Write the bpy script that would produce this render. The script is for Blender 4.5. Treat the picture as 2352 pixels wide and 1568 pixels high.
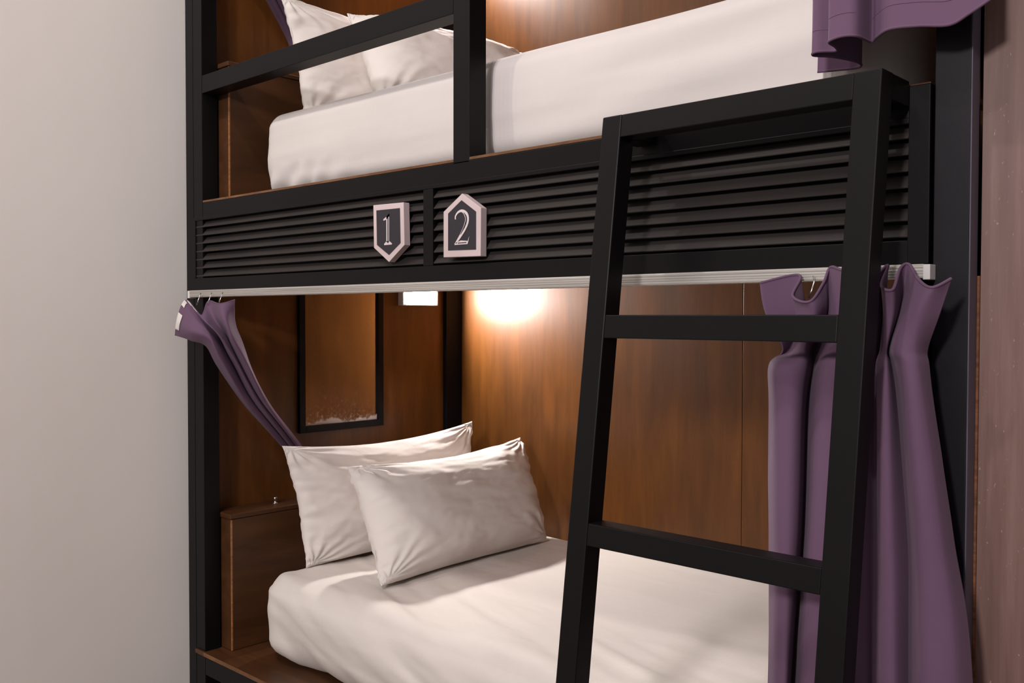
import bpy, bmesh, math, random
from mathutils import Vector, Matrix, noise
from math import sin, cos, pi, sqrt, exp

for o in list(bpy.data.objects): bpy.data.objects.remove(o, do_unlink=True)
SC = bpy.context.scene
COL = SC.collection
random.seed(4)

# ------------------------------------------------------------ camera
cam_d = bpy.data.cameras.new('camera'); cam = bpy.data.objects.new('camera', cam_d); COL.objects.link(cam)
cam_d.sensor_width = 36.0; cam_d.lens = 2176.5 / 2352 * 36.0; cam_d.clip_start = 0.02
YAW, PITCH, ROLL = .753033, -.0253208, .0018206
fw = Vector((-sin(YAW)*cos(PITCH), cos(YAW)*cos(PITCH), sin(PITCH)))
rt = Vector((cos(YAW), sin(YAW), 0)); up = rt.cross(fw)
r2 = rt*cos(ROLL) + up*sin(ROLL); u2 = up*cos(ROLL) - rt*sin(ROLL)
cam.matrix_world = Matrix(((r2.x, u2.x, -fw.x, 2.647), (r2.y, u2.y, -fw.y, -1.4), (r2.z, u2.z, -fw.z, 1.4), (0, 0, 0, 1)))
SC.camera = cam

# ------------------------------------------------------------ world, lamps of the room and an added fill, exposure
w = bpy.data.worlds.new('world'); SC.world = w; w.use_nodes = True
w.node_tree.nodes['Background'].inputs[0].default_value = (.82, .81, .81, 1)
w.node_tree.nodes['Background'].inputs[1].default_value = .50
def lamp(name, loc, aim, size, power, col, spread=180):
    d = bpy.data.lights.new(name, 'AREA'); d.shape = 'DISK'; d.size = size; d.energy = power; d.color = col
    d.spread = math.radians(spread)
    o = bpy.data.objects.new(name, d); COL.objects.link(o); o.location = loc
    o.rotation_euler = (Vector(aim) - Vector(loc)).to_track_quat('-Z', 'Y').to_euler()
    return o
lamp('ceiling_or_fill_light', (.35, -1.30, 3.6), (.7, -.2, 1.4), .10, 19, (1.0, .96, .84))
lamp('ceiling_or_fill_light', (1.45, -1.70, 4.1), (1.5, -.1, 1.3), .11, 37, (1.0, .90, .90))
lamp('ceiling_or_fill_light', (2.50, -2.60, 4.4), (1.5, .1, 1.1), .14, 32, (1.0, .86, .95))
lamp('ceiling_or_fill_light', (2.70, -4.60, 3.0), (1.2, .4, .8), .50, 225, (1.0, .93, .92))  # added soft fill lamp out of view, brightens the bunk interior
SC.view_settings.view_transform = 'Standard'; SC.view_settings.look = 'None'
SC.view_settings.gamma = 1; SC.view_settings.use_curve_mapping = False
SC.view_settings.exposure = -0.90

# ------------------------------------------------------------ materials
def srgb(r, g, b):
    f = lambda c: (c/255/12.92) if c/255 <= .04045 else ((c/255+.055)/1.055)**2.4
    return (f(r), f(g), f(b), 1)
class NT:
    def __init__(s, name):
        s.m = bpy.data.materials.new(name); s.m.use_nodes = True; s.t = s.m.node_tree
        s.b = s.t.nodes['Principled BSDF']; s.tc = s.t.nodes.new('ShaderNodeTexCoord')
    def n(s, ty, **kw):
        x = s.t.nodes.new(ty)
        for k, v in kw.items(): setattr(x, k, v)
        return x
    def l(s, a, b): s.t.links.new(a, b)
    def set(s, **kw):
        for k, v in kw.items(): s.b.inputs[k.replace('_', ' ')].default_value = v
    def mapped(s, scale):
        mp = s.n('ShaderNodeMapping'); mp.inputs['Scale'].default_value = scale; s.l(s.tc.outputs['Object'], mp.inputs[0]); return mp.outputs[0]
    def noise(s, scale, sc=5, det=4, rough=.55, dist=0):
        t = s.n('ShaderNodeTexNoise'); t.inputs['Scale'].default_value = sc; t.inputs['Detail'].default_value = det
        t.inputs['Roughness'].default_value = rough; t.inputs['Distortion'].default_value = dist
        s.l(s.mapped(scale), t.inputs['Vector']); return t.outputs['Fac']
    def ramp(s, fac, stops):
        r = s.n('ShaderNodeValToRGB'); e = r.color_ramp.elements
        while len(e) < len(stops): e.new(.5)
        for q, (p, c) in zip(e, stops): q.position = p; q.color = c
        s.l(fac, r.inputs[0]); return r.outputs[0]
    def mix(s, fac, a, b, mode='MIX'):
        x = s.n('ShaderNodeMix', data_type='RGBA', blend_type=mode)
        for i, v in ((0, fac), (6, a), (7, b)):
            if hasattr(v, 'links'): s.l(v, x.inputs[i])
            else: x.inputs[i].default_value = v
        return x.outputs[2]
    def bump(s, h, strength=.2, dist=.002):
        b = s.n('ShaderNodeBump'); b.inputs['Strength'].default_value = strength; b.inputs['Distance'].default_value = dist
        s.l(h, b.inputs['Height']); s.l(b.outputs[0], s.b.inputs['Normal'])
    def mult(s, a, b):
        x = s.n('ShaderNodeMath', operation='MULTIPLY_ADD'); s.l(a, x.inputs[0]); x.inputs[1].default_value = b; x.inputs[2].default_value = 0; return x.outputs[0]
    def add(s, a, b):
        x = s.n('ShaderNodeMath', operation='ADD'); s.l(a, x.inputs[0]); s.l(b, x.inputs[1]); return x.outputs[0]

def paint(name, c, rough=.42, spec=.5):
    k = NT(name); f = k.noise((1, 1, 1), 3, 5)
    k.l(k.ramp(f, [(.3, tuple(v*.85 for v in c[:3])+(1,)), (.7, tuple(v*1.15 for v in c[:3])+(1,))]), k.b.inputs['Base Color'])
    k.set(Roughness=rough, Specular_IOR_Level=spec); k.bump(k.noise((1, 1, 1), 160, 3), .05, .001); return k.m
def wood(name, dark, mid, light, grain=(9, 9, .9), rough=.38, blotch=1.6):
    k = NT(name)
    g = k.noise(grain, 4, 7, .62, .35); b = k.noise((1, 1, .55), blotch, 3, .5, .6)
    c1 = k.ramp(g, [(.28, dark), (.5, mid), (.74, light)])
    c2 = k.ramp(b, [(.30, (.70, .66, .62, 1)), (.70, (1.12, 1.12, 1.12, 1))])
    k.l(k.mix(1.0, c1, c2, 'MULTIPLY'), k.b.inputs['Base Color']); k.set(Specular_IOR_Level=.32)
    k.l(k.ramp(b, [(.3, (rough+.10,)*3+(1,)), (.7, (rough-.04,)*3+(1,))]), k.b.inputs['Roughness'])
    k.bump(g, .06, .002); return k.m
def cloth(name, c, weave=900, wr=.25, stripe=None, sheen=.08):
    k = NT(name); f = k.noise((1, 1, 1), 2.2, 4)
    k.l(k.ramp(f, [(.3, tuple(v*.95 for v in c[:3])+(1,)), (.7, tuple(min(1, v*1.04) for v in c[:3])+(1,))]), k.b.inputs['Base Color'])
    k.set(Roughness=.85, Specular_IOR_Level=.2, Sheen_Weight=sheen, Sheen_Roughness=.5)
    h = k.add(k.mult(k.noise((1, 1, 1), weave, 2), .12), k.mult(k.noise((1, 1, 1), 14, 5, .6, 1.5), 1.0))
    if stripe:
        wv = k.n('ShaderNodeTexWave', wave_type='BANDS', bands_direction=stripe); wv.inputs['Scale'].default_value = 26
        k.l(k.mapped((1, 1, 1)), wv.inputs['Vector']); h = k.add(h, k.mult(wv.outputs['Fac'], .30))
    k.bump(h, wr, .004); return k.m

M = {}
M['black'] = paint('black_painted_steel', (.0055, .0046, .0052, 1), .42, .15)
M['post'] = paint('black_glossy_steel', (.008, .007, .010, 1), .38, .3)
M['slat'] = paint('black_paint_lit_slats', (.034, .029, .027, 1), .5, .3)  # the frame's black paint made lighter, so the slats look lit
M['wood'] = wood('stained_plywood', srgb(83, 50, 19), srgb(96, 58, 23), srgb(110, 67, 28), (7, 7, .8), .36, 2.6)
M['boxwood'] = wood('dark_stained_board', srgb(66, 41, 22), srgb(78, 49, 27), srgb(90, 58, 33), (5, .8, 5), .42)
M['boardwood'] = wood('platform_plywood', srgb(66, 41, 24), srgb(80, 50, 29), srgb(96, 61, 36), (.8, 6, 6), .36)
M['edgewood'] = wood('raw_plywood_edge', srgb(100, 68, 44), srgb(124, 88, 60), srgb(144, 106, 76), (4, 4, 20), .7)
M['wornedge'] = wood('worn_orange_edge', srgb(82, 48, 30), srgb(112, 70, 44), srgb(136, 90, 62), (4, 4, 30), .7)
M['boxedge'] = wood('pale_worn_box_edge', srgb(130, 84, 50), srgb(158, 108, 66), srgb(176, 126, 82), (4, 4, 30), .7)
M['sheet'] = cloth('white_cotton_sheet', srgb(226, 219, 212), 900, .16, 'X')
M['topsheet'] = cloth('white_cotton_striped', srgb(218, 212, 208), 900, .14, 'X')
M['pillow'] = cloth('white_pillowcase', srgb(229, 222, 216), 900, .25)
M['purple'] = cloth('mauve_curtain_fabric', srgb(106, 81, 104), 700, .10, None, .06)
M['tape'] = cloth('white_header_tape', srgb(225, 220, 214), 500, .2)
M['chrome'] = (lambda k: (k.set(Metallic=1.0, Roughness=.22, Base_Color=(.75, .73, .7, 1)), k.m)[1])(NT('chrome'))
k = NT('brushed_aluminium'); k.l(k.ramp(k.noise((.6, 60, 60), 4, 3), [(.3, srgb(176, 172, 166)), (.7, srgb(206, 202, 196))]), k.b.inputs['Base Color'])
k.set(Metallic=.45, Roughness=.45); M['alu'] = k.m
M['plaque'] = paint('pale_pink_white_board', srgb(214, 196, 196), .6, .3)
M['plaque_face'] = paint('charcoal_plaque_face', srgb(46, 43, 50), .5, .4)
M['numeral'] = paint('pale_numeral', srgb(226, 214, 214), .6, .3)
k = NT('lamp_diffuser'); k.set(Base_Color=(.9, .9, .9, 1), Emission_Color=(1.0, .93, .90, 1), Emission_Strength=1300.0); M['glow'] = k.m
M['plastic'] = paint('white_plastic', srgb(225, 222, 220), .4, .5)
# grey painted wall with faint roller marks and scuffs
k = NT('pale_grey_wall_paint')
f1 = k.noise((1, 1.0, .18), 5, 5); f2 = k.noise((1, 1, 1), 1.1, 3)
k.l(k.mix(.5, k.ramp(f1, [(.3, srgb(232, 228, 222)), (.7, srgb(238, 234, 229))]), k.ramp(f2, [(.3, srgb(230, 226, 220)), (.7, srgb(240, 236, 231))])), k.b.inputs['Base Color'])
k.set(Roughness=.75, Specular_IOR_Level=.25); k.bump(k.noise((1, 1, 1), 220, 3), .08, .001); M['wall'] = k.m
M['ceil'] = paint('white_ceiling_paint', srgb(225, 222, 218), .8, .2)
M['floor'] = wood('brown_floor_boards', srgb(92, 64, 44), srgb(112, 80, 56), srgb(130, 94, 66), (.7, 7, 7), .45)
k = NT('worn_mauve_brown_panel')
g = k.noise((14, 14, .8), 3, 7, .65, .3); b = k.noise((1, 1, .6), 3, 5, .6, .4); sp = k.noise((60, 60, 25), 4, 2)
c = k.ramp(g, [(.28, srgb(104, 78, 71)), (.5, srgb(120, 91, 83)), (.76, srgb(138, 110, 103))])
c = k.mix(k.ramp(b, [(.45, (0, 0, 0, 1)), (.75, (.45, .45, .45, 1))]), c, srgb(138, 115, 114))
c = k.mix(k.ramp(sp, [(.70, (0, 0, 0, 1)), (.78, (.7, .7, .7, 1))]), c, srgb(176, 150, 142))
k.l(c, k.b.inputs['Base Color']); k.set(Roughness=.55); k.bump(g, .1, .002); M['panel'] = k.m
# mirror with worn silvering along its bottom edge
k = NT('worn_mirror_glass'); k.set(Metallic=1.0, Roughness=.06, Base_Color=(.74, .70, .68, 1))
sep = k.n('ShaderNodeSeparateXYZ'); k.l(k.tc.outputs['Object'], sep.inputs[0])
nz = k.noise((1, 4.5, 2), 2.2, 5, .6); nz2 = k.noise((1, 1, 1), 120, 3)
mm = k.n('ShaderNodeMath', operation='MULTIPLY_ADD'); k.l(nz, mm.inputs[0]); mm.inputs[1].default_value = -.09; ad = k.n('ShaderNodeMath', operation='ADD'); ad.inputs[1].default_value = .040; k.l(sep.outputs[2], ad.inputs[0]); k.l(ad.outputs[0], mm.inputs[2])
rp = k.ramp(mm.outputs[0], [(.0, (1, 1, 1, 1)), (.006, (0, 0, 0, 1))])
m2 = k.n('ShaderNodeMath', operation='MULTIPLY_ADD'); k.l(nz2, m2.inputs[0]); m2.inputs[1].default_value = -.25; k.l(sep.outputs[2], m2.inputs[2])
rp2 = k.ramp(m2.outputs[0], [(.0, (.0, .0, .0, 1)), (.001, (.0, .0, .0, 1))])
k.l(k.mix(rp, (.74, .70, .68, 1), srgb(226, 218, 214)), k.b.inputs['Base Color'])
inv = k.n('ShaderNodeMath', operation='SUBTRACT'); inv.inputs[0].default_value = 1; k.l(rp, inv.inputs[1]); k.l(inv.outputs[0], k.b.inputs['Metallic'])
k.l(k.ramp(nz2, [(.4, (.05,)*3+(1,)), (.75, (.22,)*3+(1,))]), k.b.inputs['Roughness']); M['mirror'] = k.m

# ------------------------------------------------------------ helpers
def tag(o, label=None, cat=None, group=None, kind=None):
    if label: o['label'] = label
    if cat: o['category'] = cat
    if group: o['group'] = group
    if kind: o['kind'] = kind
    return o
def empty(name, loc=(0, 0, 0), **kw):
    o = bpy.data.objects.new(name, None); COL.objects.link(o); o.location = loc; o.empty_display_size = .05; return tag(o, **kw)
def obj(name, bm, mat, parent=None, bevel=0, seg=2, smooth=False, **kw):
    me = bpy.data.meshes.new(name); bmesh.ops.recalc_face_normals(bm, faces=bm.faces[:]); bm.to_mesh(me); bm.free()
    for m in (mat if isinstance(mat, (list, tuple)) else [mat]): me.materials.append(M[m])
    o = bpy.data.objects.new(name, me); COL.objects.link(o)
    if smooth:
        for p in me.polygons: p.use_smooth = True
    if bevel:
        b = o.modifiers.new('bevel', 'BEVEL'); b.width = bevel; b.segments = seg; b.limit_method = 'ANGLE'
    if parent:
        o.parent = parent; o.matrix_parent_inverse = Matrix.Translation(-root_loc(parent))
    return tag(o, **kw)
def root_loc(o):
    v = Vector((0, 0, 0))
    while o: v += o.location + o.matrix_parent_inverse.to_translation(); o = o.parent
    return v
def box(bm, x0, x1, y0, y1, z0, z1, mi=0):
    vs = [bm.verts.new(p) for p in ((x0, y0, z0), (x1, y0, z0), (x1, y1, z0), (x0, y1, z0), (x0, y0, z1), (x1, y0, z1), (x1, y1, z1), (x0, y1, z1))]
    for f in ((0, 3, 2, 1), (4, 5, 6, 7), (0, 1, 5, 4), (1, 2, 6, 5), (2, 3, 7, 6), (3, 0, 4, 7)):
        q = bm.faces.new([vs[i] for i in f]); q.material_index = mi
    return vs
def bx(name, x0, x1, y0, y1, z0, z1, mat, parent=None, bevel=.0015, **kw):
    bm = bmesh.new(); box(bm, x0, x1, y0, y1, z0, z1); return obj(name, bm, mat, parent, bevel, **kw)
def prism(bm, pts, axis_lo, axis_hi, mi=0):
    """polygon in x,z extruded from y=axis_lo to axis_hi"""
    a = [bm.verts.new((x, axis_lo, z)) for x, z in pts]; b = [bm.verts.new((x, axis_hi, z)) for x, z in pts]
    n = len(pts); bm.faces.new(a).material_index = mi; bm.faces.new(b[::-1]).material_index = mi
    for i in range(n): bm.faces.new((a[i], b[i], b[(i+1) % n], a[(i+1) % n])).material_index = mi
def cyl(bm, p0, p1, r, n=20, r1=None):
    p0, p1 = Vector(p0), Vector(p1); d = (p1-p0).normalized(); a = d.orthogonal().normalized(); b = d.cross(a); r1 = r if r1 is None else r1
    A = [bm.verts.new(p0+(a*cos(t)+b*sin(t))*r) for t in [2*pi*i/n for i in range(n)]]
    B = [bm.verts.new(p1+(a*cos(t)+b*sin(t))*r1) for t in [2*pi*i/n for i in range(n)]]
    bm.faces.new(A); bm.faces.new(B[::-1])
    for i in range(n): bm.faces.new((A[i], A[(i+1) % n], B[(i+1) % n], B[i]))
def tube(bm, pts, r, n=10):
    pts = [Vector(p) for p in pts]; rings = []
    for i, p in enumerate(pts):
        d = (pts[min(i+1, len(pts)-1)] - pts[max(i-1, 0)]).normalized(); a = d.orthogonal().normalized() if i == 0 else (rings_a - d*rings_a.dot(d)).normalized()
        rings_a = a; b = d.cross(a)
        rings.append([bm.verts.new(p+(a*cos(2*pi*j/n)+b*sin(2*pi*j/n))*r) for j in range(n)])
    for A, B in zip(rings, rings[1:]):
        for j in range(n): bm.faces.new((A[j], A[(j+1) % n], B[(j+1) % n], B[j]))
    bm.faces.new(rings[0]); bm.faces.new(rings[-1][::-1])
def cr(p, t):
    """Catmull-Rom through list p at parameter t in [0, len-1]"""
    i = min(int(t), len(p)-2); f = t-i
    P0, P1, P2, P3 = p[max(i-1, 0)], p[i], p[i+1], p[min(i+2, len(p)-1)]
    return .5*((2*P1)+(P2-P0)*f+(2*P0-5*P1+4*P2-P3)*f*f+(3*P1-P0-3*P2+P3)*f**3)
def fbm(x, y, z, o=4):
    return noise.fractal(Vector((x, y, z)), 1.0, 2.0, o)
def copy_tree(o, dz, parent=None):
    c = o.copy(); COL.objects.link(c)
    if parent is None: c.location.z += dz
    else:
        c.parent = parent
    for ch in o.children: copy_tree(ch, dz, c)
    return c
DZ = 1.322

# ------------------------------------------------------------ setting
def struct(name, *a): return bx(name, *a, None, 0, kind='structure')
struct('floor', -.1, 4.3, -3.0, 1.3, -.1, 0, 'floor')
struct('ceiling', -.1, 4.3, -3.0, 1.3, 4.5, 4.6, 'ceil')
struct('wall_left', -.12, 0, -3.0, 1.3, 0, 4.5, 'wall')
struct('wall_back', 0, 4.3, 1.12, 1.3, 0, 4.5, 'wall')
struct('trim_1', 2.2085, 2.2118, .0315, .0375, 0, 1.46, 'wornedge')
struct('wall_right', 2.212, 4.3, .035, 1.11, 0, 4.49, 'panel')

# ------------------------------------------------------------ the bunk bed (built-in steel frame, boards and louvres)
bed = empty('bunk_bed', (0, 0, 0), label='black steel double bunk bed frame with louvred fascia and brown plywood panels', cat='bed')
H = 2.95
bx('post', .006, .0495, 0, .05, 0, H, 'black', bed)
bx('post', .051, .101, 0, .05, 0, H, 'black', bed)
bx('post', 2.105, 2.153, .003, .05, 0, 1.474, 'black', bed)
bx('post', .045, .064, 1.0, 1.079, .416, H, 'black', bed)
bx('top_beam', .102, 2.15, 0, .05, 2.80, 2.86, 'black', bed)
bx('roof_board', .01, 2.15, .0, 1.10, 2.862, 2.88, 'wood', bed)
# two decks
for n, z in (('lower', .416), ('upper', .416+DZ)):
    b = bmesh.new(); box(b, .0525 if n == 'lower' else .103, 2.152, -.006 if n == 'lower' else .001, 1.078, z-(.012 if n == 'lower' else .0062), z)
    if n == 'lower': pass
    pb = obj('platform_board', b, 'boardwood', bed, .001)
    b = bmesh.new(); box(b, .102 if n == 'upper' else .102, 2.10, -.0062 if n == 'lower' else .0005, -.0058 if n == 'lower' else .0011, z-(.0115 if n == 'lower' else .0058), z-.0005)
    obj('board_edge', b, 'edgewood', pb, 0)
bx('front_beam', .102, 2.104, 0, .05, .348, .403, 'black', bed)
bx('front_beam', .102, 2.122, 0, .05, 1.682, 1.7315, 'black', bed)
for x, y in ((.066, .012), (.078, .026), (.094, .018), (.085, .04)):
    b = bmesh.new(); cyl(b, (x, y, .4160), (x, y, .4172), .0026, 12); obj('screw', b, 'chrome', bed)
# panels inside the bunks
BX = 1.246
for z0, z1 in ((.417, 1.70), (1.739, 2.86)):
    bx('back_panel', .046, BX-.0008, 1.081, 1.099, z0, z1, 'wood', bed, .001)
    bx('back_panel', BX+.0008, 2.155, 1.081, 1.099, z0, z1, 'wood', bed, .001)
    bx('side_panel', .030, .0445, .052, 1.10, z0, z1, 'wood', bed, 0)
    bx('end_panel', 2.154, 2.168, .045, 1.08, z0, z1, 'wood', bed, 0)
# louvred fascia: frame, divider, slats
fas = bmesh.new()
box(fas, .051, 2.123, -.003, .03, 1.478, 1.513)
box(fas, .051, 2.123, -.003, .03, 1.681, 1.690)
box(fas, .051, .064, -.003, .03, 1.5131, 1.6809)
box(fas, 1.068, 1.100, -.003, .03, 1.5131, 1.6809)
fr = obj('louvre_frame', fas, 'black', bed, .0012)
bx('fascia_end_post', 2.1231, 2.1535, -.004, .05, 1.478, 1.735, 'black', bed, .0015)
bx('fascia_dark_sheet', .105, 2.12, .034, .038, 1.515, 1.68, 'black', bed, 0)  # added dark sheet standing for the shaded void behind the slats
for (xa, xb) in ((.0645, 1.0675), (1.1005, 2.1225)):
    for i in range(7):
        zc = 1.5265 + i*.0238
        b = bmesh.new()
        # inclined slat: lower edge stands forward
        sec = [(.001, zc-.0100), (-.001, zc-.0085), (.0175, zc+.0125), (.0205, zc+.0125)]
        sec = [(-.0005, zc-.0095), (-.0018, zc-.0072), (.0150, zc+.0118), (.0175, zc+.0100)]
        A = [b.verts.new((xa, y, z)) for y, z in sec]; B = [b.verts.new((xb, y, z)) for y, z in sec]
        b.faces.new(A); b.faces.new(B[::-1])
        for j in range(4): b.faces.new((A[j], A[(j+1) % 4], B[(j+1) % 4], B[j]))
        obj('louvre_slat', b, 'slat', fr, .0006)
# guard rail of the upper bunk
gr = bx('guard_rail', .102, 1.1605, 0, .05, 2.047, 2.098, 'black', bed)
bx('guard_post', 1.161, 1.211, 0, .05, 1.7265, 2.80, 'black', bed)

# tall steel post at the right end
M['lilac'] = paint('lilac_post_sheen', srgb(88, 82, 96), .5, .4)
pst = bx('steel_post', 2.158, 2.2065, 0, .042, 0, 4.49, 'post')
tag(pst, 'tall plain black steel post between the bunk bed and the brown worn panel', 'post')

bx('post_sheen_strip', 2.2066, 2.2084, .0005, .031, 0, 4.49, 'lilac', pst, 0, label='grey lilac strip painted as light on the post side')  # added strip, its lilac colour stands for light on the post's right face
# ------------------------------------------------------------ ladder
lad = empty('bunk_ladder', (1.88, -.31, 0), label='black square-tube steel ladder leaning out from the upper bunk fascia', cat='ladder')
fy = lambda z: -.105 - .128*(1.742-z)
T = .040
def stile(x0, x1, name):
    b = bmesh.new(); vs = []
    for z in (0.0, 1.742): vs.append([b.verts.new(p) for p in ((x0, fy(z), z), (x1, fy(z), z), (x1, fy(z)+T, z), (x0, fy(z)+T, z))])
    b.faces.new(vs[0][::-1]); b.faces.new(vs[1])
    for j in range(4): b.faces.new((vs[0][j], vs[0][(j+1) % 4], vs[1][(j+1) % 4], vs[1][j]))
    return obj(name, b, 'black', lad, .0022)
stile(1.645, 1.685, 'stile'); stile(2.085, 2.125, 'stile')
for zt, zb in ((1.742, 1.703), (1.405, 1.366), (1.0645, 1.028), (.724, .686), (.384, .346)):
    b = bmesh.new(); vs = []
    for x in (1.6848, 2.0852):
        vs.append([b.verts.new(p) for p in ((x, fy(zb)+.0006, zb), (x, fy(zb)+T-.001, zb), (x, fy(zt)+T-.001, zt-.0004), (x, fy(zt)+.0006, zt-.0004))])
    b.faces.new(vs[0]); b.faces.new(vs[1][::-1])
    for j in range(4): b.faces.new((vs[0][j], vs[1][j], vs[1][(j+1) % 4], vs[0][(j+1) % 4]))
    obj('rung', b, 'black', lad, .0016)
for x0 in (1.646, 2.086):
    b = bmesh.new(); box(b, x0, x0+.038, fy(1.742)+T-.002, -.0045, 1.704, 1.7415); obj('bracket', b, 'black', lad, .0016)
for x0 in (1.647, 2.087):
    b = bmesh.new(); box(b, x0-.002, x0+.038, fy(0)-.002, fy(0)+T+.002, 0, .02); obj('foot_cap', b, 'black', lad, .002)

# ------------------------------------------------------------ storage boxes at the head end
def storage_box(zb, label, knob):
    r = empty('storage_box', (.10, .5, zb), label=label, cat='box', group='head end storage boxes')
    b = bmesh.new(); box(b, .0455, .155, .056, .99, zb+.0008, zb+.389); bd = obj('body', b, 'boxwood', r, .0015)
    b = bmesh.new(); box(b, .1512, .1558, .0548, .0600, zb+.001, zb+.388); obj('worn_edge', b, 'boxedge', bd, .0012)
    bx('lid', .0455, .157, .052, .99, zb+.39, zb+.404, 'boxwood', r, .0025)
    if knob:
        b = bmesh.new(); z = zb+.404
        prof = [(.0085, 0), (.0085, .002), (.0042, .003), (.0038, .010), (.0062, .012), (.0068, .018), (.005, .021)]
        n = 20; rings = [[b.verts.new((.10+q*cos(2*pi*j/n), .24+q*sin(2*pi*j/n), z+h)) for j in range(n)] for q, h in prof]
        for A, B in zip(rings, rings[1:]):
            for j in range(n): b.faces.new((A[j], A[(j+1) % n], B[(j+1) % n], B[j]))
        b.faces.new(rings[0][::-1]); b.faces.new(rings[-1]); obj('knob', b, 'chrome', r, 0, smooth=True, label='chrome knob')
    return r
storage_box(.416, 'dark brown wooden box with chrome knob on lower bunk, behind the pillows', True)
storage_box(.416+DZ, 'brown wooden box on upper bunk, behind the guard rail and pillows', False)

# ------------------------------------------------------------ mattresses in fitted sheets
def mattress(name, x0, x1, y0, y1, z0, z1, rp, rt_, rb, disp, mat):
    b = bmesh.new()
    NA = 22; arcs = [(x1-rp, y0+rp, -pi/2), (x1-rp, y1-rp, 0), (x0+rp, y1-rp, pi/2), (x0+rp, y0+rp, pi)]
    base = []                                     # (point, outward normal) round the plan
    for q, (cx, cy, a0) in enumerate(arcs):
        for i in range(NA+1):
            a = a0 + pi/2*i/NA; base.append((Vector((cx, cy, 0)), Vector((cos(a), sin(a), 0)), rp))
        nx, ny, na = arcs[(q+1) % 4]; a = a0+pi/2; d = Vector((cos(a), sin(a), 0))
        A = Vector((cx, cy, 0)); B = Vector((nx, ny, 0)); m = max(2, int((B-A).length/.008))
        for i in range(1, m): base.append((A.lerp(B, i/m), d, rp))
    prof = []
    for i in range(9): t = pi/2*i/8; prof.append((rb*(1-sin(t)), z0+rb*.9*(1-cos(t)), -cos(t)*.3))
    zm0, zm1 = z0+rb*.9, z1-rt_
    for i in range(1, 18): prof.append((0, zm0+(zm1-zm0)*i/18, 0))
    for i in range(13): t = pi/2*i/12; prof.append((rt_*(1-cos(t)), zm1+rt_*sin(t), sin(t)))
    rings = []
    def put(p, nrm): return b.verts.new(p + disp(p, nrm))
    for ins, z, nz in prof:
        rings.append([put(Vector((c.x, c.y, z)) + d*(r-ins), (d*(1-abs(nz)) + Vector((0, 0, nz))).normalized()) for c, d, r in base])
    for A, B in zip(rings, rings[1:]):
        n = len(A)
        for j in range(n): b.faces.new((A[j], A[(j+1) % n], B[(j+1) % n], B[j]))
    # top: shrink the ring towards the centre line
    last = [c + d*(r-rt_) for c, d, r in base]; cy = (y0+y1)/2
    prev = rings[-1]; S = 46
    for s in range(1, S+1):
        f = s/S; ring = []
        for p in last:
            tx = min(max(p.x, x0+.46), x1-.46); q = p.lerp(Vector((tx, cy, 0)), f*.995)
            ring.append(put(Vector((q.x, q.y, z1)), Vector((0, 0, 1))))
        n = len(ring)
        for j in range(n): b.faces.new((prev[j], prev[(j+1) % n], ring[(j+1) % n], ring[j]))
        prev = ring
    b.faces.new(prev); b.faces.new(rings[0][::-1])
    return obj(name, b, mat, None, 0, smooth=True)
def low_disp(p, n):
    v = 0
    front = max(0, 1-(p.y-.08)/.5)
    # shallow diagonal pulls running from the head corner towards the foot
    s = p.y*1.0 + p.x*.35 + p.z*.9
    fb = fbm(p.x*1.0, s*8.0, 3.1, 3); v += .013*front*(abs(fb)**.8*(1 if fb > 0 else -1))
    v += .0016*fbm(p.x*2.0, p.y*16, p.z*14, 4)
    # gathers near the bottom left corner
    lo = max(0, 1-(p.z-.416)/.17)*max(0, 1-abs(p.x-.42)/.42)
    v += .007*lo*sin(34*(p.x*.6+p.z*1.3)+2*fbm(p.x*5, p.y*5, p.z*3, 2))*(1 if n.z < .4 else 0)
    # soft bulging flank
    v += .012*exp(-((p.z-.55)/.07)**2)*(1 if n.z < .6 else .3)
    return n*v
m = mattress('mattress', .250, 2.07, .078, 1.072, .4165, .656, .10, .062, .085, low_disp, 'sheet')
tag(m, 'white sheeted mattress on the lower bunk, below the number plaques', 'mattress', 'mattresses of the bunk bed')
def up_disp(p, n):
    v = .0014*fbm(p.x*1.2, p.y*8, p.z*22, 4) + .002*fbm(p.x*.9, p.y*3, p.z*9+7, 2)
    # long horizontal pulls towards the foot end
    k = max(0, min(1, (p.x-1.2)/.5)); v += .0022*k*sin(58*p.z - 6*p.x + 2.0*fbm(p.x*2, 0, p.z*4, 2))
    # tucked gathers at the bottom left corner
    lo = max(0, 1-(p.z-1.738)/.085)*max(0, 1-abs(p.x-.43)/.34)*max(0, min(1, (p.x-.18)/.1))
    v += .010*lo*sin(62*(p.x-.7*(p.z-1.738))+3*fbm(p.x*6, p.y*6, p.z*5, 2))
    v += .006*exp(-((p.z-1.85)/.07)**2)*(1 if n.z < .6 else .3)
    return n*v
m = mattress('mattress', .272, 2.09, .084, 1.072, 1.7385, 1.972, .075, .045, .05, up_disp, 'topsheet')
tag(m, 'white sheeted mattress on the upper bunk, above the louvred fascia', 'mattress', 'mattresses of the bunk bed')

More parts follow.
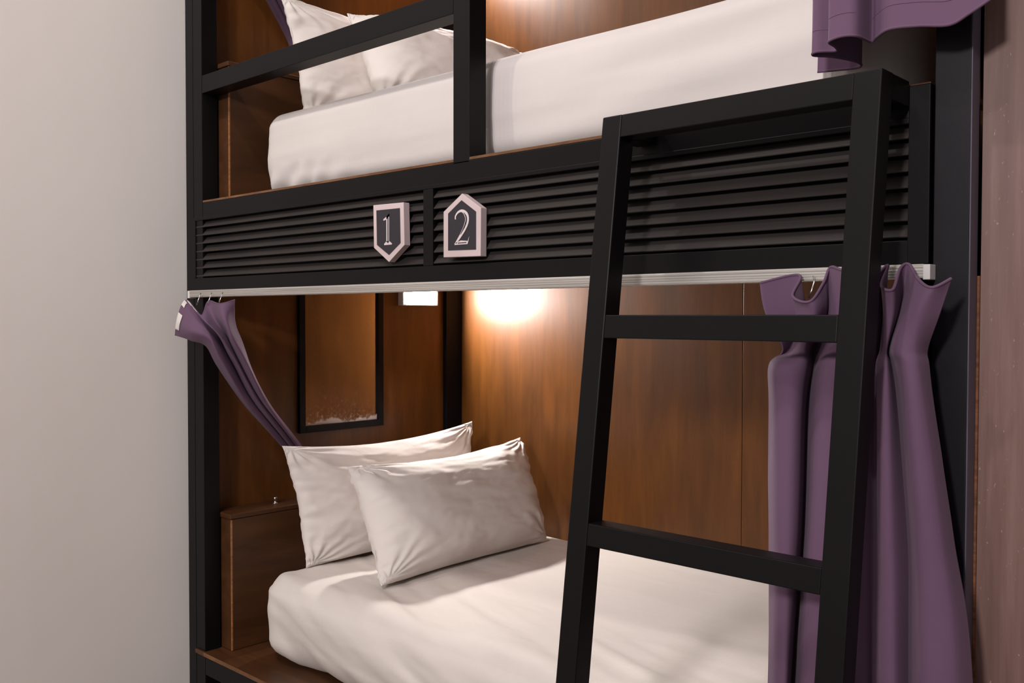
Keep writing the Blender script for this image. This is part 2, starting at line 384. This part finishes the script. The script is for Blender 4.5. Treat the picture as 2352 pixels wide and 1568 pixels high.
# ------------------------------------------------------------ pillows
def pillow(corners, T0, seed, flange, label, sag=(.05, .05), lean=0.0):
    zmin = .6585 if corners[0][2] < 1 else 1.9745
    bn, bf, tn, tf = [Vector(c) for c in corners]
    U = ((bf-bn)+(tf-tn)).normalized(); V = ((tn-bn)+(tf-bf)).normalized(); N = U.cross(V).normalized()
    if N.x < 0: N = -N
    NU, NV = 120, 84
    b = bmesh.new(); G = {}
    c0 = (bn+bf+tn+tf)/4
    for s in (1, -1):
        for i in range(NU+1):
            for j in range(NV+1):
                u = sin(pi/2*(-1+2*i/NU)); v = sin(pi/2*(-1+2*j/NV))
                if s < 0 and (i in (0, NU) or j in (0, NV)): G[s, i, j] = G[1, i, j]; continue
                # edges drawn inwards between the pointed corners
                uu = u*(1-sag[0]*(1-v*v)); vv = v*(1-sag[1]*(1-u*u)*(1.6 if v > 0 else .35))
                a, c = (uu+1)/2, (vv+1)/2
                p = bn.lerp(bf, a).lerp(tn.lerp(tf, a), c)
                eu = min(1, (1-abs(u))/(1-.0) ); 
                e1 = 1-abs(u)**3.2; e2 = 1-abs(v)**2.8
                t = T0*max(0, e1)**.5*max(0, e2)**.5
                # wrinkles: radiating from corners and along the seams
                wr = fbm(u*3+seed, v*3.2, seed*1.7, 4)*.005 + fbm(u*2.2+v*5+seed, v*1.5-u*2, seed, 3)*.0035
                edge = max(abs(u), abs(v))
                rad = math.atan2(v-.95*(1 if v > 0 else -1), u-.95*(1 if u > 0 else -1))
                dist = sqrt((abs(u)-1)**2+(abs(v)-1)**2)
                wr += .0052*sin(rad*15+seed+fbm(u*4, v*4, seed, 2)*2)*exp(-(dist/.45)**2)*min(1, dist*4)
                wr += .0022*sin(v*26+5*fbm(u*2, v*2, seed+4, 2))*exp(-((1-abs(u))/.16)**2)
                fl = .003*sin(v*7+seed)*max(0, (abs(u)-.86)/.14) + .002*sin(u*9+seed)*max(0, (abs(v)-.92)/.08)
                p = p + N*(s*(t+ (wr if t > .004 else 0)) + fl + lean*(v*v-1))
                p.z = max(p.z, zmin + .0008*(1+sin(u*7)))
                G[s, i, j] = b.verts.new(p)
        for i in range(NU):
            for j in range(NV):
                b.faces.new((G[s, i, j], G[s, i+1, j], G[s, i+1, j+1], G[s, i, j+1]))
    o = obj('pillow', b, 'pillow', None, 0, smooth=True)
    return tag(o, label, 'pillow', 'white pillows of the bunk bed')
rear = [(.315, .205, .664), (.330, .90, .664), (.245, .170, 1.020), (.250, .950, 1.032)]
front = [(.625, .235, .664), (.600, .955, .664), (.405, .290, .962), (.425, 1.015, .985)]
upz = lambda cs, d: [(x, y, z+d) for x, y, z in cs]
pillow(rear, .062, 1.3, .035, 'white pillow on lower bunk standing behind the other, against the wooden box', (.05, .105))
pillow(front, .105, 4.1, .03, 'white plump pillow on lower bunk leaning in front of the other pillow', (.05, .11))
D2 = 1.316
pillow(upz(rear, D2), .062, 2.2, .035, 'white pillow on upper bunk standing nearest the wooden box', (.05, .07))
pillow(upz(front, D2), .10, 6.4, .03, 'white pillow on upper bunk leaning in front, seen through the guard rail', (.05, .06))

# ------------------------------------------------------------ mirror on the side panel
mr = empty('wall_mirror', (.045, .53, 1.023), label='tall mirror in black frame with worn bottom edge on lower bunk side panel', cat='mirror')
b = bmesh.new()
y0, y1, z0, z1, fwid = .360, .705, 1.023, 1.62, .022
box(b, .0455, .060, y0, y0+fwid, z0, z1); box(b, .0455, .060, y1-fwid, y1, z0, z1)
box(b, .0455, .060, y0+fwid, y1-fwid, z0, z0+fwid); box(b, .0455, .060, y0+fwid, y1-fwid, z1-fwid, z1)
obj('frame', b, 'black', mr, .0008)
b = bmesh.new(); box(b, 0, .004, -.1495, .1495, 0, z1-z0-2*fwid-.001)
gl = obj('glass', b, 'mirror', None); gl.parent = mr; gl.location = (.0015, .0025, fwid+.0003)

# ------------------------------------------------------------ reading lamps on the side panel
def reading_lamp(zc, label):
    r = empty('reading_lamp', (.045, .866, zc), label=label, cat='lamp', group='reading lamps of the bunks')
    b = bmesh.new(); box(b, .0453, .062, .782, .950, zc-.042, zc+.042)
    for ya, yb_, za, zb_ in ((.782, .789, -.042, .042), (.943, .950, -.042, .042), (.789, .943, -.042, -.036), (.789, .943, .036, .042)): box(b, .062, .0725, ya, yb_, zc+za, zc+zb_)
    obj('housing', b, 'plastic', r, .0015)
    b = bmesh.new(); box(b, .0622, .074, .792, .940, zc-.034, zc+.034); obj('diffuser', b, 'glow', r, .005, label='glowing white diffuser')
    return r
reading_lamp(1.484, 'glowing white reading lamp just under the curtain rail of the lower bunk')
reading_lamp(2.78, 'glowing white reading lamp of the upper bunk, just above the guard rail')

# ------------------------------------------------------------ number plaques
def plaque(pts, inner, label, strokes, digit):
    cx = sum(p[0] for p in pts)/len(pts); cz = min(p[1] for p in pts)
    r = empty('number_plaque', (cx, -.02, cz), label=label, cat='sign', group='number plaques on the louvred fascia')
    b = bmesh.new(); prism(b, pts, -.0205, -.0032); obj('board', b, 'plaque', r, .0008)
    b = bmesh.new(); prism(b, inner, -.0212, -.0204); obj('face', b, 'plaque_face', r)
    b = bmesh.new()
    for s in strokes: prism_tri(b, s, -.0222, -.0211)
    nm = obj('numeral', b, 'numeral', r)
    b = bmesh.new()
    for s in digit: prism_tri(b, s, -.0226, -.0221)
    obj('inline', b, 'plaque_face', nm)
    return r
def prism_tri(b, quadstrip, ya, yb):
    """strip given as list of (left point, right point)"""
    L = [(b.verts.new((x, ya, z)), b.verts.new((u, ya, v)), b.verts.new((x, yb, z)), b.verts.new((u, yb, v))) for (x, z), (u, v) in quadstrip]
    for A, B in zip(L, L[1:]):
        b.faces.new((A[0], A[1], B[1], B[0])); b.faces.new((A[2], B[2], B[3], A[3])); b.faces.new((A[0], B[0], B[2], A[2])); b.faces.new((A[1], A[3], B[3], B[1]))
    A = L[0]; b.faces.new((A[0], A[2], A[3], A[1])); A = L[-1]; b.faces.new((A[0], A[1], A[3], A[2]))
def ribbon(path, widths, n=40):
    P = [Vector((x, z)) for x, z in path]; W_ = [Vector((q, 0)) for q in widths]; out = []
    for i in range(n+1):
        t = i/n*(len(P)-1); p = cr(P, t); q = cr(P, min(t+.02, len(P)-1)) - cr(P, max(t-.02, 0)); q.normalize(); w_ = cr(W_, t).x
        nn = Vector((-q.y, q.x)); a = p+nn*w_/2; c = p-nn*w_/2; out.append(((a.x, a.y), (c.x, c.y)))
    return out
# "1": stem, flag, foot serif, with a dark line inlaid in the stem
one = [[((.9640, 1.628), (.9735, 1.634)), ((.9640, 1.570), (.9735, 1.570))],
       [((.9735, 1.634), (.9735, 1.628)), ((.9640, 1.628), (.9645, 1.6215)), ((.9535, 1.6225), (.9538, 1.6195))],
       [((.9560, 1.5665), (.9565, 1.5640)), ((.9640, 1.5725), (.9640, 1.5640)), ((.9735, 1.5725), (.9735, 1.5640)), ((.9835, 1.5665), (.9830, 1.5640))]]
one_in = [[((.9684, 1.6255), (.9716, 1.6275)), ((.9684, 1.568), (.9716, 1.568))]]
plaque([(.915, 1.658), (1.022, 1.656), (1.025, 1.561), (.971, 1.525), (.917, 1.560)],
       [(.927, 1.645), (1.010, 1.644), (1.012, 1.566), (.972, 1.541), (.929, 1.566)],
       'pale plaque pointing down with dark face and white number 1', one, one_in)
two = [ribbon([(1.1915, 1.6060), (1.1920, 1.6130), (1.2000, 1.6205), (1.2120, 1.6225), (1.2230, 1.6150), (1.2265, 1.6030), (1.2210, 1.5890), (1.2080, 1.5720), (1.1925, 1.5560)],
              [.0030, .0035, .0045, .0060, .0100, .0110, .0100, .0070, .0040], 60),
       [((1.1890, 1.5560), (1.1890, 1.5525)), ((1.2080, 1.5610), (1.2080, 1.5525)), ((1.2290, 1.5590), (1.2280, 1.5525)), ((1.2330, 1.5680), (1.2310, 1.5600))]]
two_in = [ribbon([(1.2170, 1.6185), (1.2235, 1.6105), (1.2245, 1.6010), (1.2190, 1.5890), (1.2070, 1.5735)], [.001, .0032, .0040, .0034, .001], 30),
          [((1.1990, 1.5568), (1.1990, 1.5550)), ((1.2250, 1.5568), (1.2250, 1.5550))]]
plaque([(1.153, 1.625), (1.210, 1.659), (1.266, 1.625), (1.265, 1.526), (1.153, 1.528)],
       [(1.168, 1.620), (1.209, 1.645), (1.252, 1.618), (1.252, 1.540), (1.168, 1.542)],
       'pale house-shaped plaque pointing up with dark face and white number 2', two, two_in)

# ------------------------------------------------------------ curtain rails
def rail(dz, label):
    b = bmesh.new(); za, zb = 1.4565+dz, 1.4770+dz; y0 = -.022
    sec = [(0-.0005, za), (0-.0005, zb), (y0+.002, zb)]
    for i in range(4):
        z = zb-.0025-i*.0042; sec += [(y0, z), (y0, z-.0026), (y0+.0012, z-.0028), (y0+.0012, z-.0040)]
    sec += [(y0, za+.001), (y0+.003, za)]
    A = [b.verts.new((.062, y, z)) for y, z in sec]; B = [b.verts.new((2.1525, y, z)) for y, z in sec]; n = len(sec)
    b.faces.new(A); b.faces.new(B[::-1])
    for j in range(n): b.faces.new((A[j], A[(j+1) % n], B[(j+1) % n], B[j]))
    r = obj('curtain_rail', b, 'alu'); tag(r, label, 'curtain rail', 'aluminium curtain rails')
    for x in (.0525, 2.1526):
        b = bmesh.new(); box(b, x, x+.010, y0-.001, -.0006, za-.002, zb-.0008); obj('end_cap', b, 'plastic', r, .001)
    return r
rail(0, 'pale aluminium curtain rail under the louvred fascia')

# ------------------------------------------------------------ curtains
def sheet_grid(rows, nu, nv, thick=.0022):
    """smooth surface through rows of control points"""
    R_ = [[Vector(p) for p in r] for r in rows]
    K = len(R_[0]); b = bmesh.new(); G = []
    for j in range(nv+1):
        t = j/nv*(len(R_)-1); ctrl = [cr([r[i] for r in R_], t) for i in range(K)]
        G.append([cr(ctrl, i/nu*(K-1)) for i in range(nu+1)])
    return G
def grid_mesh(name, G, mat, parent=None, thick=.002, **kw):
    b = bmesh.new(); V_ = [[b.verts.new(p) for p in r] for r in G]
    for A, B in zip(V_, V_[1:]):
        for i in range(len(A)-1): b.faces.new((A[i], A[i+1], B[i+1], B[i]))
    o = obj(name, b, mat, parent, 0, smooth=True, **kw)
    if thick: s = o.modifiers.new('thickness', 'SOLIDIFY'); s.thickness = thick; s.offset = 0
    return o
def hem_roll(name, line, mat, parent, r=.0022):
    b = bmesh.new(); tube(b, line, r, 8); return obj(name, b, mat, parent, 0, smooth=True)
def hook(parent, x, y, z):
    b = bmesh.new(); tube(b, [(x, y, z+.012), (x+.004, y-.006, z+.002), (x+.002, y-.010, z-.010), (x-.002, y-.012, z-.022)], .0014, 8)
    obj('hook', b, 'chrome', parent, 0, smooth=True)

# right-hand curtain of the lower bunk, bunched at the rail end
rows = [
 [(1.919,-.06,1.454),(1.969,-.03,1.466),(1.979,-.07,1.433),(2.016,-.09,1.424),(2.017,-.05,1.452),(2.018,-.03,1.476),(2.048,-.06,1.471),(2.083,-.078,1.462),(2.097,-.05,1.463),(2.106,-.03,1.476),(2.113,-.07,1.446),(2.133,-.08,1.44),(2.128,-.04,1.471),(2.137,-.03,1.476),(2.16,-.06,1.454),(2.189,-.09,1.441),(2.209,-.075,1.453)],
 [(1.929,-.06,1.407),(1.977,-.03,1.407),(1.986,-.07,1.407),(2.021,-.085,1.406),(2.021,-.05,1.407),(2.018,-.035,1.407),(2.046,-.06,1.407),(2.085,-.075,1.406),(2.099,-.05,1.406),(2.101,-.03,1.407),(2.113,-.06,1.406),(2.129,-.07,1.406),(2.125,-.04,1.406),(2.123,-.03,1.407),(2.14,-.06,1.406),(2.17,-.085,1.406),(2.193,-.07,1.406)],
 [(1.954,-.05,1.353),(1.956,-.03,1.353),(1.978,-.06,1.354),(2.003,-.075,1.355),(1.996,-.04,1.354),(1.998,-.03,1.354),(2.038,-.07,1.356),(2.067,-.07,1.356),(2.091,-.05,1.356),(2.095,-.03,1.356),(2.106,-.05,1.357),(2.117,-.06,1.357),(2.11,-.04,1.357),(2.11,-.035,1.356),(2.139,-.08,1.358),(2.163,-.08,1.359),(2.17,-.05,1.358)],
 [(1.936,-.06,1.326),(1.962,-.09,1.328),(1.989,-.095,1.329),(2.005,-.08,1.329),(1.997,-.04,1.327),(2.0,-.04,1.328),(2.038,-.085,1.331),(2.072,-.08,1.332),(2.088,-.05,1.331),(2.094,-.04,1.331),(2.104,-.06,1.332),(2.121,-.07,1.333),(2.117,-.045,1.332),(2.117,-.04,1.332),(2.148,-.085,1.335),(2.168,-.085,1.335),(2.172,-.05,1.334)],
 [(1.932,-.05,1.257),(1.96,-.085,1.262),(1.989,-.095,1.265),(1.999,-.08,1.264),(1.988,-.04,1.261),(1.992,-.04,1.261),(2.032,-.085,1.267),(2.066,-.08,1.269),(2.085,-.05,1.268),(2.095,-.04,1.268),(2.111,-.07,1.271),(2.127,-.075,1.272),(2.126,-.045,1.27),(2.126,-.04,1.27),(2.159,-.09,1.276),(2.178,-.085,1.277),(2.18,-.05,1.274)],
 [(1.933,-.05,1.053),(1.962,-.085,1.064),(1.986,-.095,1.069),(1.994,-.08,1.068),(1.982,-.04,1.059),(1.986,-.04,1.06),(2.024,-.085,1.074),(2.065,-.08,1.079),(2.084,-.05,1.078),(2.097,-.04,1.078),(2.116,-.07,1.086),(2.135,-.075,1.09),(2.142,-.045,1.086),(2.142,-.04,1.085),(2.176,-.09,1.099),(2.202,-.085,1.103),(2.208,-.05,1.098)],
 [(1.934,-.05,.828),(1.961,-.085,.845),(1.982,-.095,.853),(1.982,-.08,.849),(1.967,-.04,.834),(1.971,-.04,.835),(2.013,-.085,.859),(2.057,-.08,.869),(2.087,-.05,.869),(2.098,-.04,.869),(2.12,-.07,.883),(2.14,-.075,.89),(2.146,-.045,.883),(2.146,-.04,.882),(2.184,-.09,.906),(2.222,-.085,.915),(2.235,-.05,.908)],
]
last = [(x+(x-2.08)*.12, y*1.05, .42) for x, y, z in rows[-1]]; rows.append(last)
G = sheet_grid(rows, 220, 150)
for r in G:
    for i, p in enumerate(r): r[i] = p + Vector((0, -.003*fbm(p.x*9, 3, p.z*5, 3), 0))
cr_low = grid_mesh('curtain', G, 'purple', None, .002)
tag(cr_low, 'mauve curtain bunched behind the ladder at the right end of the lower rail', 'curtain', 'mauve curtains of the bunks')
hem_roll('hem', [Vector((p.x, p.y, p.z)) for p in G[0]], 'purple', cr_low)
G2 = [[p + Vector((0, .0035, -.002-.028*s/6)) for p in G[0]] for s in range(7)]
for x in (1.99, 2.055, 2.12): hook(cr_low, x, -.024, 1.452)

# upper right-hand curtain: only its hanging hem is in view
hem = [(1.957,.052,1.793),(1.985,.058,1.792),(2.022,.058,1.790),(2.030,.035,1.792),(2.008,.000,1.797),(1.984,-.018,1.800),(1.994,-.030,1.801),(2.020,-.020,1.800),(2.030,-.045,1.799),(2.033,-.072,1.800),(2.055,-.078,1.802),(2.074,-.072,1.800),(2.079,-.034,1.799),(2.092,-.042,1.802),(2.120,-.066,1.802),(2.160,-.070,1.797),(2.200,-.070,1.790),(2.226,-.074,1.798),(2.254,-.074,1.812)]
rows = []
for z, k1 in ((0, 0), (.03, .05), (.12, .1), (.35, .2), (.65, .25), (.98, .3)):
    rows.append([(x+(2.10-x)*k1*.10, y*(1-.1*k1), zz+z) for x, y, zz in hem])
G = sheet_grid(rows, 240, 60)
cu = grid_mesh('curtain', G, 'purple', None, .0024)
tag(cu, 'mauve pleated curtain bottom hanging above the ladder at the upper bunk', 'curtain', 'mauve curtains of the bunks')
hem_roll('hem', [p + Vector((0, 0, .002)) for p in G[0]], 'purple', cu, .0022)
line = [cr([Vector(q[i]) for q in rows], 1.0) for i in range(len(hem))]
hem_roll('stitch_line', [cr(line, t*(len(line)-1)/200) + Vector((0, -.0012, .004)) for t in range(201)], 'purple', cu, .0007)

# left-hand curtains, drawn aside and tucked behind the pillow
def left_curtain(label, dz, hooks):
    rows = [
  [(0.089,-0.08,1.347),(0.11,-0.085,1.391),(0.11,-0.07,1.434),(0.107,-0.05,1.446),(0.226,-0.075,1.404),(0.184,-0.03,1.444),(0.292,-0.055,1.436),(0.318,-0.024,1.447)] ,
  [(0.163,-0.07,1.334),(0.206,-0.09,1.361),(0.207,-0.08,1.387),(0.194,-0.06,1.402),(0.275,-0.085,1.383),(0.25,-0.045,1.391),(0.331,-0.065,1.388),(0.31,-0.02,1.391)] ,
  [(0.202,-0.045,1.318),(0.259,-0.07,1.335),(0.258,-0.06,1.347),(0.237,-0.035,1.355),(0.304,-0.06,1.347),(0.273,-0.025,1.347),(0.341,-0.045,1.342),(0.314,-0.005,1.337)] ,
  [(0.181,0.0,1.26),(0.253,-0.03,1.274),(0.259,-0.02,1.278),(0.231,0.01,1.284),(0.288,-0.01,1.282),(0.269,0.02,1.272),(0.318,0.01,1.267),(0.283,0.05,1.25)] ,
  [(0.137,0.11,1.138),(0.193,0.085,1.149),(0.195,0.095,1.153),(0.181,0.115,1.153),(0.224,0.1,1.158),(0.207,0.125,1.154),(0.239,0.12,1.151),(0.217,0.15,1.14)] ,
  [(0.065,0.3,0.975),(0.095,0.285,0.983),(0.1,0.29,0.986),(0.097,0.3,0.987),(0.116,0.295,0.991),(0.108,0.31,0.992),(0.115,0.315,0.993),(0.1,0.335,0.991)] ,
    ]
    rows.append([(x-.022, y+.05, z-.07) for x, y, z in rows[-1]])
    G = sheet_grid(rows, 120, 110)
    for j, r in enumerate(G):
        f = j/110
        for i, p in enumerate(r):
            u = i/120
            q = p + Vector((.2, -1, -.1))*(.0035*sin(21*u + 6*f + 3*fbm(u*2, f*3, 1.0, 2))*min(1, 6*f)*(1-.5*f))
            q.x = max(q.x, .0035); r[i] = q + Vector((0, 0, dz))
    o = grid_mesh('curtain', G, 'purple', None, .002)
    tag(o, label, 'curtain', 'mauve curtains of the bunks')
    for a, c, d in ((8, 26, 7), (34, 47, 6), (50, 62, 9)):
        G3 = [[p + Vector((.0020, -.0030, .001)) for p in G[q][a:c]] for q in range(0, d)]
        grid_mesh('header_tape', G3, 'tape', o, .0008, label='white header tape')
    hem_roll('hem', G[0], 'purple', o, .0018)
    if hooks:
        for x in (.14, .20, .26): hook(o, x, -.028, 1.456+dz)
    return o
left_curtain('mauve curtain pulled aside at lower bunk, running from rail to behind the pillow', 0, True)
left_curtain('mauve curtain end beside the upper bunk pillows, above the wooden box', DZ, False)
